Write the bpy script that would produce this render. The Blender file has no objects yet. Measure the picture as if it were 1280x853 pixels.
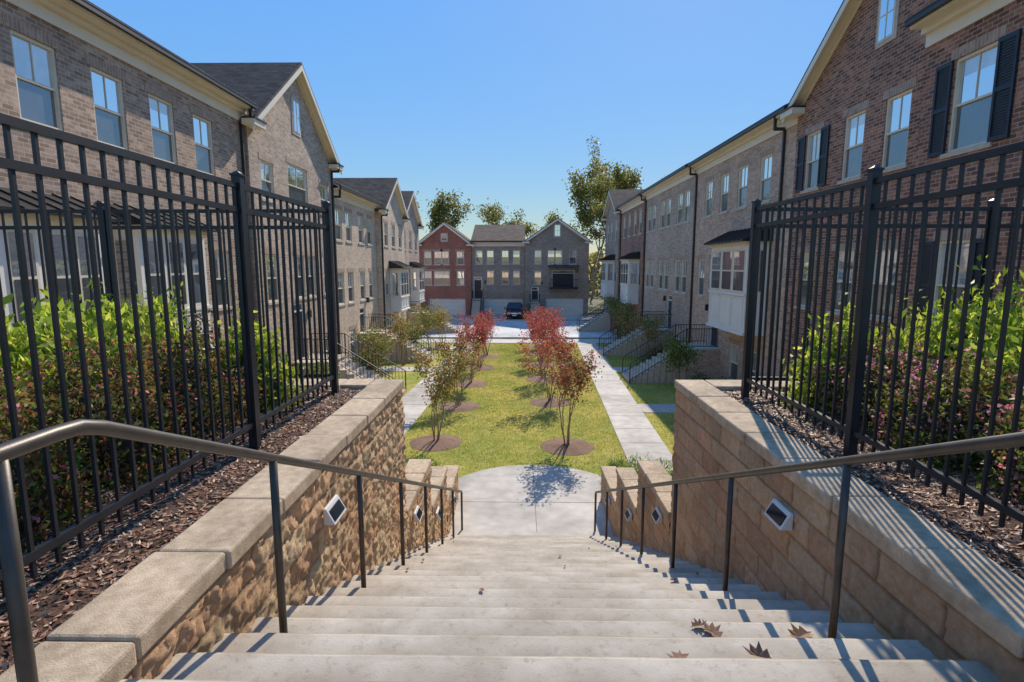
import bpy, math, random
import numpy as np
from mathutils import Vector, noise
random.seed(7); rng=np.random.default_rng(7)
S=bpy.context.scene
G=-5.35
# ---------------------------------------------------------------- world / light / camera
w=bpy.data.worlds.new("World"); S.world=w; w.use_nodes=True
nt=w.node_tree; bg=nt.nodes['Background']
sk=nt.nodes.new('ShaderNodeTexSky'); sk.sky_type='NISHITA'; sk.sun_disc=False
SE,SR=math.radians(39),math.radians(16)
sk.sun_elevation=SE; sk.sun_rotation=SR; sk.air_density=1.0; sk.dust_density=0.1; sk.ozone_density=2.6
# compress the sky's brightness range (keeps its hue) so glare round the sun does not clip
bw=nt.nodes.new('ShaderNodeRGBToBW'); nt.links.new(sk.outputs[0],bw.inputs[0])
mxm=nt.nodes.new('ShaderNodeMath'); mxm.operation='MAXIMUM'; nt.links.new(bw.outputs[0],mxm.inputs[0]); mxm.inputs[1].default_value=.05
pw=nt.nodes.new('ShaderNodeMath'); pw.operation='POWER'; nt.links.new(mxm.outputs[0],pw.inputs[0]); pw.inputs[1].default_value=-.75
sc=nt.nodes.new('ShaderNodeVectorMath'); sc.operation='SCALE'; nt.links.new(sk.outputs[0],sc.inputs[0]); nt.links.new(pw.outputs[0],sc.inputs['Scale'])
hs=nt.nodes.new('ShaderNodeHueSaturation'); hs.inputs['Saturation'].default_value=1.24; nt.links.new(sc.outputs[0],hs.inputs['Color'])
nt.links.new(hs.outputs[0],bg.inputs[0]); bg.inputs[1].default_value=0.385
sl=bpy.data.lights.new("sun","SUN"); sl.energy=5.0; sl.angle=math.radians(.5); sl.color=(1,.90,.76)
so=bpy.data.objects.new("sun",sl); S.collection.objects.link(so)
sd=Vector((math.sin(SR)*math.cos(SE),math.cos(SR)*math.cos(SE),math.sin(SE)))
so.rotation_euler=sd.to_track_quat('Z','Y').to_euler(); so.location=sd*40
cam=bpy.data.cameras.new("camera"); co=bpy.data.objects.new("camera",cam); S.collection.objects.link(co)
cam.lens=19.125; cam.sensor_width=36; cam.clip_end=3000; cam.clip_start=.05
co.location=(0,0,0); co.rotation_euler=(math.radians(90-7.9),0,math.radians(.84)); S.camera=co
S.view_settings.view_transform='Standard'; S.view_settings.look='None'; S.view_settings.exposure=0

# ---------------------------------------------------------------- materials
def base(name):
    m=bpy.data.materials.new(name); m.use_nodes=True
    return m,m.node_tree,m.node_tree.nodes['Principled BSDF']
def N(nt,t,**k):
    n=nt.nodes.new(t)
    for a,b in k.items(): setattr(n,a,b)
    return n
def noise_n(nt,vec,scale,detail=5,rough=.6):
    n=N(nt,'ShaderNodeTexNoise'); n.inputs['Scale'].default_value=scale; n.inputs['Detail'].default_value=detail
    n.inputs['Roughness'].default_value=rough; nt.links.new(vec,n.inputs['Vector']); return n
def ramp(nt,fac,p0,c0,p1,c1):
    r=N(nt,'ShaderNodeValToRGB'); e=r.color_ramp.elements
    e[0].position=p0; e[0].color=(*c0,1); e[1].position=p1; e[1].color=(*c1,1)
    nt.links.new(fac,r.inputs[0]); return r
def mixc(nt,f,a,b,mode='MIX'):
    m=N(nt,'ShaderNodeMix',data_type='RGBA',blend_type=mode)
    if hasattr(f,'is_linked'): nt.links.new(f,m.inputs[0])
    else: m.inputs[0].default_value=f
    for s,v in ((m.inputs[6],a),(m.inputs[7],b)):
        if hasattr(v,'is_linked'): nt.links.new(v,s)
        else: s.default_value=(*v,1)
    return m.outputs[2]
def bump(nt,b,h,st,dist=.01):
    n=N(nt,'ShaderNodeBump'); n.inputs['Strength'].default_value=st; n.inputs['Distance'].default_value=dist
    nt.links.new(h,n.inputs['Height']); nt.links.new(n.outputs[0],b.inputs['Normal'])
def nmat(name,c1,c2,scale=3,rough=.75,metal=0,bs=0,bscale=60,dist=.01,spec=.5,big=None):
    m,t,b=base(name); g=N(t,'ShaderNodeNewGeometry')
    n=noise_n(t,g.outputs['Position'],scale); r=ramp(t,n.outputs[0],.35,c1,.65,c2); out=r.outputs[0]
    if big:
        n2=noise_n(t,g.outputs['Position'],big,3); r2=ramp(t,n2.outputs[0],.35,(.72,.72,.72),.65,(1.12,1.12,1.12))
        out=mixc(t,1.0,out,r2.outputs[0],'MULTIPLY')
    t.links.new(out,b.inputs['Base Color']); b.inputs['Roughness'].default_value=rough; b.inputs['Metallic'].default_value=metal
    b.inputs['Specular IOR Level'].default_value=spec
    if bs:
        n3=noise_n(t,g.outputs['Position'],bscale,8,.7); bump(t,b,n3.outputs[0],bs,dist)
    return m
def brick(name,c1,c2,c3,mortar,white=0):
    m,t,b=base(name); g=N(t,'ShaderNodeNewGeometry')
    sp=N(t,'ShaderNodeSeparateXYZ'); t.links.new(g.outputs['Position'],sp.inputs[0])
    sn=N(t,'ShaderNodeSeparateXYZ'); t.links.new(g.outputs['True Normal'],sn.inputs[0])
    ab=N(t,'ShaderNodeMath',operation='ABSOLUTE'); t.links.new(sn.outputs[0],ab.inputs[0])
    gt=N(t,'ShaderNodeMath',operation='GREATER_THAN'); t.links.new(ab.outputs[0],gt.inputs[0]); gt.inputs[1].default_value=.5
    mx=N(t,'ShaderNodeMix',data_type='FLOAT'); t.links.new(gt.outputs[0],mx.inputs[0])
    t.links.new(sp.outputs[0],mx.inputs[2]); t.links.new(sp.outputs[1],mx.inputs[3])
    cb=N(t,'ShaderNodeCombineXYZ'); t.links.new(mx.outputs[0],cb.inputs[0]); t.links.new(sp.outputs[2],cb.inputs[1])
    br=N(t,'ShaderNodeTexBrick'); t.links.new(cb.outputs[0],br.inputs['Vector'])
    br.inputs['Scale'].default_value=1; br.inputs['Brick Width'].default_value=.225; br.inputs['Row Height'].default_value=.085
    br.inputs['Mortar Size'].default_value=.009; br.inputs['Mortar Smooth'].default_value=.2
    n=noise_n(t,cb.outputs[0],5.5,2,.8); r=ramp(t,n.outputs[0],.40,c1,.60,c3)
    t.links.new(r.outputs[0],br.inputs['Color1']); br.inputs['Color2'].default_value=(*c2,1); br.inputs['Mortar'].default_value=(*mortar,1)
    out=br.outputs[0]
    n2=noise_n(t,g.outputs['Position'],.7,4); r2=ramp(t,n2.outputs[0],.3,(.82,.82,.82),.7,(1.15,1.13,1.1))
    out=mixc(t,1.0,out,r2.outputs[0],'MULTIPLY')
    if white:
        n3=noise_n(t,cb.outputs[0],3.2,5,.75); r3=ramp(t,n3.outputs[0],.5,(0,0,0),.62,(white,white,white))
        out=mixc(t,r3.outputs[0],out,(.66,.57,.47))
    t.links.new(out,b.inputs['Base Color']); b.inputs['Roughness'].default_value=.85
    inv=N(t,'ShaderNodeMath',operation='SUBTRACT'); inv.inputs[0].default_value=1; t.links.new(br.outputs['Fac'],inv.inputs[1])
    bump(t,b,inv.outputs[0],.5,.008)
    return m
M={}
M['brickA']=brick('taupe_brick',(.47,.305,.215),(.27,.165,.115),(.62,.44,.33),(.54,.45,.36))
M['brickB']=brick('grey_brick',(.50,.355,.26),(.35,.235,.165),(.64,.49,.375),(.58,.50,.41))
M['brickC']=brick('cream_brick',(.66,.48,.33),(.52,.37,.25),(.76,.61,.46),(.62,.55,.46),.5)
M['brickD']=brick('brown_red_brick',(.38,.15,.085),(.14,.06,.04),(.54,.26,.16),(.46,.35,.27))
M['brickE']=brick('tan_brick',(.60,.375,.245),(.43,.25,.16),(.72,.50,.36),(.62,.51,.41),.45)
M['brickR']=brick('red_brick',(.42,.10,.055),(.32,.07,.04),(.48,.16,.09),(.44,.32,.25))
M['brickF']=brick('dark_taupe_brick',(.38,.27,.20),(.26,.18,.13),(.48,.355,.27),(.44,.37,.30))
M['trim']=nmat('cream_trim',(.82,.71,.54),(.86,.76,.60),2,.5)
M['white']=nmat('white_paint',(.82,.77,.69),(.87,.83,.75),2,.45)
M['frame']=nmat('window_frame',(.76,.66,.50),(.82,.72,.56),4,.5)
M['stone']=nmat('limestone',(.52,.43,.33),(.62,.52,.41),8,.8,bs=.2)
M['gutter']=nmat('bronze_gutter',(.025,.022,.02),(.04,.033,.03),4,.45)
M['shutter']=nmat('black_shutter',(.016,.02,.032),(.026,.03,.042),4,.5)
M['metalroof']=nmat('black_metal_roof',(.03,.033,.036),(.045,.048,.05),3,.35,.5)
M['garage']=nmat('garage_door',(.76,.70,.60),(.82,.76,.66),1.5,.5)
M['door']=nmat('front_door',(.02,.018,.02),(.035,.03,.03),3,.4)
def shingle():
    m,t,b=base('asphalt_shingle'); g=N(t,'ShaderNodeNewGeometry')
    sp=N(t,'ShaderNodeSeparateXYZ'); t.links.new(g.outputs['Position'],sp.inputs[0])
    ad=N(t,'ShaderNodeMath',operation='ADD'); t.links.new(sp.outputs[0],ad.inputs[0]); t.links.new(sp.outputs[1],ad.inputs[1])
    cb=N(t,'ShaderNodeCombineXYZ'); t.links.new(ad.outputs[0],cb.inputs[0]); t.links.new(sp.outputs[2],cb.inputs[1])
    br=N(t,'ShaderNodeTexBrick'); t.links.new(cb.outputs[0],br.inputs['Vector']); br.inputs['Scale'].default_value=1
    br.inputs['Brick Width'].default_value=.3; br.inputs['Row Height'].default_value=.09; br.inputs['Mortar Size'].default_value=.006
    br.inputs['Color1'].default_value=(.11,.075,.055,1); br.inputs['Color2'].default_value=(.19,.135,.10,1); br.inputs['Mortar'].default_value=(.05,.036,.028,1)
    n=noise_n(t,g.outputs['Position'],2,5); r=ramp(t,n.outputs[0],.3,(.8,.8,.8),.7,(1.2,1.2,1.2))
    t.links.new(mixc(t,1.,br.outputs[0],r.outputs[0],'MULTIPLY'),b.inputs['Base Color']); b.inputs['Roughness'].default_value=.95
    b.inputs['Specular IOR Level'].default_value=.2
    return m
M['roof']=shingle()
def glassm(name,dark,gl):
    m,t,b=base(name); g=N(t,'ShaderNodeNewGeometry')
    n=noise_n(t,g.outputs['Position'],1.3,3); r=ramp(t,n.outputs[0],.4,dark,.6,tuple(c*1.5 for c in dark))
    t.links.new(r.outputs[0],b.inputs['Base Color']); b.inputs['Roughness'].default_value=.35
    gs=N(t,'ShaderNodeBsdfGlossy'); gs.inputs['Roughness'].default_value=.03; gs.inputs['Color'].default_value=(.92,.96,1,1)
    n4=noise_n(t,g.outputs['Position'],1.7,1); bp=N(t,'ShaderNodeBump'); bp.inputs['Strength'].default_value=.05; bp.inputs['Distance'].default_value=.05
    t.links.new(n4.outputs[0],bp.inputs['Height']); t.links.new(bp.outputs[0],gs.inputs['Normal'])
    ms=N(t,'ShaderNodeMixShader'); ms.inputs[0].default_value=gl
    o=t.nodes['Material Output']; t.links.new(b.outputs[0],ms.inputs[1]); t.links.new(gs.outputs[0],ms.inputs[2]); t.links.new(ms.outputs[0],o.inputs[0])
    return m
M['glassU']=glassm('window_glass_upper',(.18,.23,.26),.78)
M['glassB']=glassm('window_glass_with_blind',(.45,.44,.40),.35)
M['glassL']=glassm('window_glass_screened',(.05,.055,.058),.20)
M['black']=nmat('black_powdercoat',(.010,.012,.017),(.018,.02,.026),6,.42)
M['rail']=nmat('bronze_handrail',(.055,.044,.035),(.09,.072,.056),9,.42,.25,bs=.15,bscale=120,dist=.002)
M['conc']=nmat('sidewalk_concrete',(.52,.475,.41),(.62,.57,.50),4,.85,bs=.25,bscale=80,big=.5)
M['joint']=nmat('control_joint',(.16,.14,.12),(.24,.21,.18),9,.95)
M['street']=nmat('street_concrete',(.54,.53,.51),(.62,.61,.59),2,.85,big=.3)
M['mulch']=nmat('mulch_soil',(.08,.04,.025),(.21,.11,.065),38,.95,bs=1,bscale=45,dist=.04,big=3)
M['ring']=nmat('pine_straw_mulch',(.22,.125,.08),(.42,.27,.185),30,.95,bs=1,bscale=40,dist=.05,big=2)
M['soil']=nmat('ground_soil',(.12,.12,.05),(.19,.16,.08),1.2,.95,bs=.5,bscale=20,dist=.03)
def lawnm():
    m,t,b=base('lawn_grass'); g=N(t,'ShaderNodeNewGeometry'); P=g.outputs['Position']
    n=noise_n(t,P,2.2,6,.7); r=ramp(t,n.outputs[0],.35,(.31,.31,.055),.65,(.52,.44,.12)); out=r.outputs[0]
    n2=noise_n(t,P,.45,4); r2=ramp(t,n2.outputs[0],.40,(.70,.84,.72),.62,(1.15,1.07,1.0)); out=mixc(t,1.,out,r2.outputs[0],'MULTIPLY')
    n3=noise_n(t,P,7,4,.7); r3=ramp(t,n3.outputs[0],.56,(0,0,0),.68,(.6,.6,.6)); out=mixc(t,r3.outputs[0],out,(.56,.44,.23))
    t.links.new(out,b.inputs['Base Color']); b.inputs['Roughness'].default_value=.95; b.inputs['Specular IOR Level'].default_value=.1
    n4=noise_n(t,P,60,6,.8); bump(t,b,n4.outputs[0],.5,.02); return m
M['lawn']=lawnm()
M['bark']=nmat('bark',(.24,.16,.11),(.40,.30,.22),14,.85,bs=.4,bscale=40)
M['panelw']=nmat('light_housing_white',(.66,.65,.62),(.74,.73,.70),6,.4)
M['panel']=nmat('solar_panel_dark',(.012,.014,.02),(.02,.024,.035),6,.15)
M['core']=nmat('shrub_dark_core',(.025,.028,.012),(.06,.05,.025),20,1)  # dark colour stands in for the shade inside the shrubs
M['carp']=nmat('car_paint_dark',(.02,.022,.028),(.025,.027,.033),2,.2,.4)
M['tire']=nmat('tyre_rubber',(.015,.015,.015),(.02,.02,.02),8,.9)
M['chrome']=nmat('chrome',(.6,.6,.6),(.65,.65,.65),3,.2,.9)
M['lamp']=nmat('headlight_lens',(.6,.62,.65),(.7,.72,.74),3,.15)
M['plate']=nmat('number_plate',(.7,.7,.68),(.75,.75,.72),3,.4)

def steps_mat():
    m,t,b=base('stair_concrete'); g=N(t,'ShaderNodeNewGeometry'); P=g.outputs['Position']
    n=noise_n(t,P,4,8,.6); r=ramp(t,n.outputs[0],.3,(.40,.345,.275),.7,(.54,.48,.40)); out=r.outputs[0]
    n2=noise_n(t,P,1.3,5,.6); r2=ramp(t,n2.outputs[0],.36,(.76,.73,.69),.60,(1.05,1.05,1.05)); out=mixc(t,1.,out,r2.outputs[0],'MULTIPLY')
    n5=noise_n(t,P,22,5,.7); r5=ramp(t,n5.outputs[0],.30,(.76,.73,.69),.46,(1,1,1)); out=mixc(t,1.,out,r5.outputs[0],'MULTIPLY')
    sp=N(t,'ShaderNodeSeparateXYZ'); t.links.new(P,sp.inputs[0])
    a=N(t,'ShaderNodeMath',operation='SUBTRACT'); t.links.new(sp.outputs[1],a.inputs[0]); a.inputs[1].default_value=1.41-.33*20
    d=N(t,'ShaderNodeMath',operation='DIVIDE'); t.links.new(a.outputs[0],d.inputs[0]); d.inputs[1].default_value=.33
    f=N(t,'ShaderNodeMath',operation='FRACT'); t.links.new(d.outputs[0],f.inputs[0])
    # tread tone by depth: darker toward the back, paler along the tooled nosing edge, with a darker arris
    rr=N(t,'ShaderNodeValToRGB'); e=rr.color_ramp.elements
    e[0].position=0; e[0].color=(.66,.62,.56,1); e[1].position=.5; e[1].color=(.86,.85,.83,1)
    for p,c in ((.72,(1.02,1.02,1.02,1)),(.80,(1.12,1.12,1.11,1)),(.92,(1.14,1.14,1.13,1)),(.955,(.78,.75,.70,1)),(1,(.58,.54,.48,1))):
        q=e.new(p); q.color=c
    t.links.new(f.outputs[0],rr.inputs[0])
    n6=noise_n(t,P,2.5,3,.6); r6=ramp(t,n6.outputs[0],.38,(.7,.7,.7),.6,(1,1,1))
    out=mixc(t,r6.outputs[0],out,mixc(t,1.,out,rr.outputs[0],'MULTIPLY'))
    t.links.new(out,b.inputs['Base Color']); b.inputs['Roughness'].default_value=.85
    n3=noise_n(t,P,90,8,.7); bump(t,b,n3.outputs[0],.45,.006)
    return m
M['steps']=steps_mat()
def block_mat(name,c1,c2,bs):
    m,t,b=base(name); g=N(t,'ShaderNodeNewGeometry'); P=g.outputs['Position']
    n=noise_n(t,P,22,8,.8); r=ramp(t,n.outputs[0],.32,c1,.66,c2)
    at=N(t,'ShaderNodeAttribute'); at.attribute_name='col'
    out=mixc(t,1.,r.outputs[0],at.outputs['Color'],'MULTIPLY')
    n2=noise_n(t,P,1.1,5); r2=ramp(t,n2.outputs[0],.35,(.84,.79,.74),.65,(1.1,1.1,1.1)); out=mixc(t,1.,out,r2.outputs[0],'MULTIPLY')
    t.links.new(out,b.inputs['Base Color']); b.inputs['Roughness'].default_value=.95
    n3=noise_n(t,P,55,9,.85); bump(t,b,n3.outputs[0],bs,.02)
    return m
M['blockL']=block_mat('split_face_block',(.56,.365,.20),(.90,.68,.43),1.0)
M['blockR']=block_mat('split_face_block_painted_shade',(.46,.31,.185),(.68,.49,.32),.8)  # darker copy of the left wall's block, its shade painted into the colour
M['cap']=nmat('capstone',(.46,.34,.22),(.64,.495,.34),16,.95,bs=.9,bscale=110,dist=.006,big=1.5)
def leafm(name,tr=.35):
    m,t,b=base(name); at=N(t,'ShaderNodeAttribute'); at.attribute_name='col'
    t.links.new(at.outputs['Color'],b.inputs['Base Color']); b.inputs['Roughness'].default_value=.5
    b.inputs['Specular IOR Level'].default_value=.3
    tl=N(t,'ShaderNodeBsdfTranslucent'); t.links.new(at.outputs['Color'],tl.inputs[0])
    ms=N(t,'ShaderNodeMixShader'); ms.inputs[0].default_value=tr; o=t.nodes['Material Output']
    t.links.new(b.outputs[0],ms.inputs[1]); t.links.new(tl.outputs[0],ms.inputs[2]); t.links.new(ms.outputs[0],o.inputs[0])
    return m
M['leaf']=leafm('leaves',.5); M['blade']=leafm('grass_blades',.4); M['chip']=leafm('mulch_chips',0.0)

# ---------------------------------------------------------------- mesh helpers
def empty(name,loc=(0,0,0)):
    e=bpy.data.objects.new(name,None); e.location=loc; e.empty_display_size=.3; S.collection.objects.link(e); return e
class MB:
    def __init__(s,T=None): s.d={}; s.T=T or (lambda a,b,c:(a,b,c))
    def add(s,k,vs,fs):
        V,F=s.d.setdefault(k,([],[])); o=len(V); V.extend(vs); F.extend([tuple(i+o for i in f) for f in fs])
    def quad(s,k,*p): s.add(k,[s.T(*q) for q in p],[tuple(range(len(p)))])
    def hexa(s,k,p): s.add(k,[s.T(*q) for q in p],[(0,3,2,1),(4,5,6,7),(0,1,5,4),(1,2,6,5),(2,3,7,6),(3,0,4,7)])
    def box(s,k,a0,a1,b0,b1,c0,c1):
        s.hexa(k,[(a0,b0,c0),(a1,b0,c0),(a1,b1,c0),(a0,b1,c0),(a0,b0,c1),(a1,b0,c1),(a1,b1,c1),(a0,b1,c1)])
    def prism(s,k,poly,d0,d1):
        n=len(poly); vs=[s.T(u,d0,z) for u,z in poly]+[s.T(u,d1,z) for u,z in poly]
        s.add(k,vs,[tuple(range(n))[::-1],tuple(range(n,2*n))]+[(i,(i+1)%n,n+(i+1)%n,n+i) for i in range(n)])
    def tube(s,k,pts,rad,n=8):
        pts=[Vector(p) for p in pts]; vs=[];fs=[]
        for i,p in enumerate(pts):
            t=(pts[min(i+1,len(pts)-1)]-pts[max(i-1,0)]).normalized()
            a=t.cross(Vector((1,0,0)) if abs(t.x)<.8 else Vector((0,0,1))).normalized(); b=t.cross(a)
            r=rad[i] if isinstance(rad,(list,tuple)) else rad
            for j in range(n):
                q=2*math.pi*j/n; vs.append(tuple(p+a*math.cos(q)*r+b*math.sin(q)*r))
        for i in range(len(pts)-1):
            for j in range(n): fs.append((i*n+j,i*n+(j+1)%n,(i+1)*n+(j+1)%n,(i+1)*n+j))
        fs.append(tuple(range(n))[::-1]); fs.append(tuple((len(pts)-1)*n+j for j in range(n)))
        s.add(k,vs,fs)
    def out(s,parent=None,names=None,bevel=0,smooth=False,single=None):
        obs=[]
        for k,(V,F) in s.d.items():
            nm=single or (names or {}).get(k,M[k].name)
            me=bpy.data.meshes.new(nm); me.from_pydata(V,[],F); me.materials.append(M[k]); me.update()
            if smooth: me.polygons.foreach_set('use_smooth',[True]*len(F))
            o=bpy.data.objects.new(nm,me); S.collection.objects.link(o)
            if parent: o.parent=parent
            if bevel:
                bm=o.modifiers.new('bevel','BEVEL'); bm.width=bevel; bm.segments=2; bm.limit_method='ANGLE'
            obs.append(o)
        return obs
def np_mesh(name,V,F,col,mat,parent=None,smooth=False):
    me=bpy.data.meshes.new(name); nv=len(V); nf,k=F.shape
    me.vertices.add(nv); me.vertices.foreach_set('co',V.astype(np.float32).ravel())
    me.loops.add(nf*k); me.loops.foreach_set('vertex_index',F.astype(np.int32).ravel())
    me.polygons.add(nf); me.polygons.foreach_set('loop_start',np.arange(0,nf*k,k,dtype=np.int32))
    if col is not None:
        a=me.color_attributes.new('col','FLOAT_COLOR','POINT'); c=np.ones((nv,4),np.float32); c[:,:3]=col; a.data.foreach_set('color',c.ravel())
    me.materials.append(mat); me.update(calc_edges=True); me.validate()
    if smooth: me.polygons.foreach_set('use_smooth',[True]*nf)
    o=bpy.data.objects.new(name,me); S.collection.objects.link(o)
    if parent: o.parent=parent
    return o
def leaves(name,C,size,pal,mat,parent=None,asp=.55,up=0.,jit=.25,flat=0.):
    C=np.asarray(C,float); n=len(C)
    a=rng.normal(size=(n,3)); a[:,2]+=up; a/=np.linalg.norm(a,axis=1)[:,None]
    r=rng.normal(size=(n,3)); r[:,2]+=0
    if flat: a[:,2]*=(1-flat); a/=np.linalg.norm(a,axis=1)[:,None]; r=np.tile([0,0,1.],(n,1))+rng.normal(size=(n,3))*.35
    b=np.cross(a,r); b/=np.linalg.norm(b,axis=1)[:,None]
    nn=np.cross(a,b)
    L=(size*rng.uniform(.6,1.3,n))[:,None]
    V=np.stack([C-a*L*.5,C+b*L*asp*.5+nn*L*.08,C+a*L*.5,C-b*L*asp*.5+nn*L*.08],1).reshape(-1,3)
    F=np.arange(n*4).reshape(n,4)
    pal=np.array(pal); c=pal[rng.integers(0,len(pal),n)]*rng.uniform(1-jit,1+jit,(n,1))
    return np_mesh(name,V,F,np.repeat(c,4,0),mat,parent)

# ---------------------------------------------------------------- ground & hard surfaces
def sheet(name,pts,z,mat):
    me=bpy.data.meshes.new(name); me.from_pydata([(x,y,z) for x,y in pts],[],[tuple(range(len(pts)))]); me.materials.append(mat)
    o=bpy.data.objects.new(name,me); S.collection.objects.link(o); return o
sheet('ground',[(-1500,-1500),(1500,-1500),(1500,1500),(-1500,1500)],G-.03,M['soil'])
SK=.042
def sx(x,y): return x+SK*(y-14)
def strip(name,xa,xb,ya,yb,z,mat): return sheet(name,[(sx(xa,ya),ya),(sx(xb,ya),ya),(sx(xb,yb),yb),(sx(xa,yb),yb)],z,mat)
def slabs(name,xa,xb,ya,yb,z,L=1.5,th=.1):
    mb=MB(); y=ya
    while y<yb-.05:
        y2=min(y+L,yb); g=.009
        p=[(sx(xa,y+g),y+g),(sx(xb,y+g),y+g),(sx(xb,y2-g),y2-g),(sx(xa,y2-g),y2-g)]
        mb.hexa('conc',[(a,b,z-th) for a,b in p]+[(a,b,z) for a,b in p]); y=y2
    return mb.out(single=name,bevel=.01)
strip('lawn',-3.8,2.97,10.3,37.5,G-.012,M['lawn'])
strip('grass_verge',4.3,7.4,8,37.5,G-.012,M['lawn'])
strip('grass_verge',-8.2,-5.1,8,37.5,G-.012,M['lawn'])
slabs('footpath',2.97,4.3,7,37.5,G+.012)
slabs('footpath',-5.1,-3.8,7,37.5,G+.012)
for yc in (19.5,27.2,34.6):
    for (a,b) in ((4.312,7.6),(-8.6,-5.112)):
        mb=MB(); 
        p=[(sx(a,yc),yc),(sx(b,yc),yc),(sx(b,yc),yc+1.25),(sx(a,yc),yc+1.25)]
        mb.hexa('conc',[(q,r,G-.1) for q,r in p]+[(q,r,G+.010) for q,r in p]); mb.out(single='entry_walk',bevel=.008)
sheet('cross_path',[(-9,37.52),(9.5,37.52),(9.5,39.6),(-9,39.6)],G+.012,M['conc'])
cx,cy,R=.35,11.75,2.35
e=empty('landing_pad'); mb=MB()
arc=[(cx+R*math.sin(t),cy+R*math.cos(t)) for t in np.linspace(-math.pi*.5,math.pi*.5,60)]
poly=[(cx-R,9.9)]+arc+[(cx+R,9.9)]
n=len(poly); mb.add('conc',[(x,y,G-.1) for x,y in poly]+[(x,y,G+.02) for x,y in poly],[tuple(range(n)),tuple(range(n,2*n))]+[(i,(i+1)%n,n+(i+1)%n,n+i) for i in range(n)])
mb.box('joint',cx-.006,cx+.006,10.35,cy+R-.02,G+.015,G+.0235)
mb.box('joint',cx-R+.03,cx-.01,cy-.006,cy+.006,G+.015,G+.0235); mb.box('joint',cx+.01,cx+R-.03,cy-.006,cy+.006,G+.015,G+.0235)
mb.out(e,{'conc':'slab','joint':'control_joints'})
sheet('street',[(-80,40.0),(80,40.0),(80,53.0),(-80,53.0)],G-.02,M['street'])
for yk in (39.85,53.0):
    mb=MB(); mb.box('conc',-80,80,yk,yk+.16,G-.05,G+.10); mb.out(single='kerb',bevel=.02)
sheet('driveway',[(-11,53.2),(8,53.2),(8,58.9),(-11,58.9)],G+.004,M['conc'])

# ---------------------------------------------------------------- stairs
XL,XR=-1.42,1.88; LZ=-1.30; Y0=1.41; NR=27
def step_z(y): return LZ if y<=Y0 else LZ-.15*min(NR,math.ceil((y-Y0)/.33))
prof=[(-3,LZ)]
for k in range(NR):
    y=Y0+.33*k; z=LZ-.15*k
    prof+=[(y-.030,z),(y-.012,z-.005),(y-.003,z-.014),(y,z-.03),(y-.02,z-.15)]
prof.append((Y0+.33*NR,G))
xs=np.linspace(XL-.08,XR+.08,90); V=[];F=[]
for x in xs:
    for (y,z) in prof: V.append((x,y+.005*noise.noise(Vector((x*3,y*3,0)))+.003*noise.noise(Vector((x*14,y*3,2))),z+.004*noise.noise(Vector((x*2.3,y*2,5)))))
m=len(prof)
for i in range(len(xs)-1):
    for j in range(m-1): F.append((i*m+j,(i+1)*m+j,(i+1)*m+j+1,i*m+j+1))
me=bpy.data.meshes.new('concrete_stairs'); me.from_pydata(V,[],F); me.materials.append(M['steps']); me.update()
o=bpy.data.objects.new('concrete_stairs',me); S.collection.objects.link(o)

# ---------------------------------------------------------------- retaining walls
def wall_face(parent,xf,sg,y0,y1,z0,z1,amp,mat,bl=.45,bh=.2,st=.018):
    ny=int((y1-y0)/st)+1; nz=int((z1-z0)/st)+1
    ys=np.linspace(y0,y1,ny); zs=np.linspace(z0,z1,nz); V=np.zeros((ny*nz,3)); C=np.ones((ny*nz,3)); k=0
    for y in ys:
        for z in zs:
            r=math.floor((z1-z)/bh-1e-6); fz=(z1-z)-r*bh; off=(r%2)*bl*.5; c=math.floor((y+off)/bl); fy=(y+off)-c*bl
            e=min(fz,bh-fz,fy,bl-fy); h=noise.cell(Vector((r*1.37+.1,c*2.11+.1,xf)))
            h2=noise.cell(Vector((c*3.3+.2,r*1.7+.2,xf+4)))
            d=amp*(noise.fractal(Vector((y*11+h*9,z*12,xf)),.42,2.2,5))+amp*.15*h
            rnd=min(1,e/.022); d=d*rnd-.016*(1-rnd)**1.5
            V[k]=(xf+sg*d,y,z); t=.86+.28*abs(h2); sh=.5+.5*min(1,e/.012)
            C[k]=(t*sh,t*(.93+.08*h)*sh,t*(.88+.1*h)*sh); k+=1
    i=np.arange(ny-1)[:,None]*nz+np.arange(nz-1)[None,:]; i=i.ravel()
    Fq=np.stack([i,i+nz,i+nz+1,i+1],1)
    return np_mesh('split_face',V,Fq,C,mat,parent)
def caps(mb,x0,x1,y0,y1,zt,L=.62,h=.1):
    y=y0
    while y<y1-.05:
        y2=min(y+L*random.uniform(.95,1.05),y1); dz=random.uniform(-.006,.006); dx=random.uniform(-.008,.008)
        if y1-y2<.2: y2=y1
        mb.box('cap',x0+dx,x1+dx,y+.003,y2-.003,zt-h+dz,zt+dz); y=y2
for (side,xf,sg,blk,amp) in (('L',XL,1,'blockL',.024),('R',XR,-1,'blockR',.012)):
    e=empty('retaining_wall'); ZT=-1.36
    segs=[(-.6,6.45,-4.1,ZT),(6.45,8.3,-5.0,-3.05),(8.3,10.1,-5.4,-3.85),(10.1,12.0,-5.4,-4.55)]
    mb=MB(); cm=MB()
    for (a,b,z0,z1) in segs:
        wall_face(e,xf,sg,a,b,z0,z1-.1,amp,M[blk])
        xo=xf-sg*.33
        lo,hi=sorted((xf-sg*.05,xo)); mb.box('cap',lo,hi,a+.01,b-.004,-5.5,z1-.12)
        lo,hi=sorted((xf+sg*.02,xo)); caps(cm,lo,hi,a,b,z1)
    lo,hi=sorted((xf-sg*.34,-sg*12.0)); mb.box('cap',lo,hi,6.12,6.44,-5.5,ZT-.12)
    x=lo
    while x<hi-.05:
        x2=min(x+.62,hi); cm.box('cap',x+.005,x2-.005,6.1,6.47,ZT-.1,ZT+random.uniform(-.005,.005)); x=x2
    mb.out(e,{'cap':'core'}); cm.out(e,{'cap':'capstones'},bevel=.014)
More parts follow.
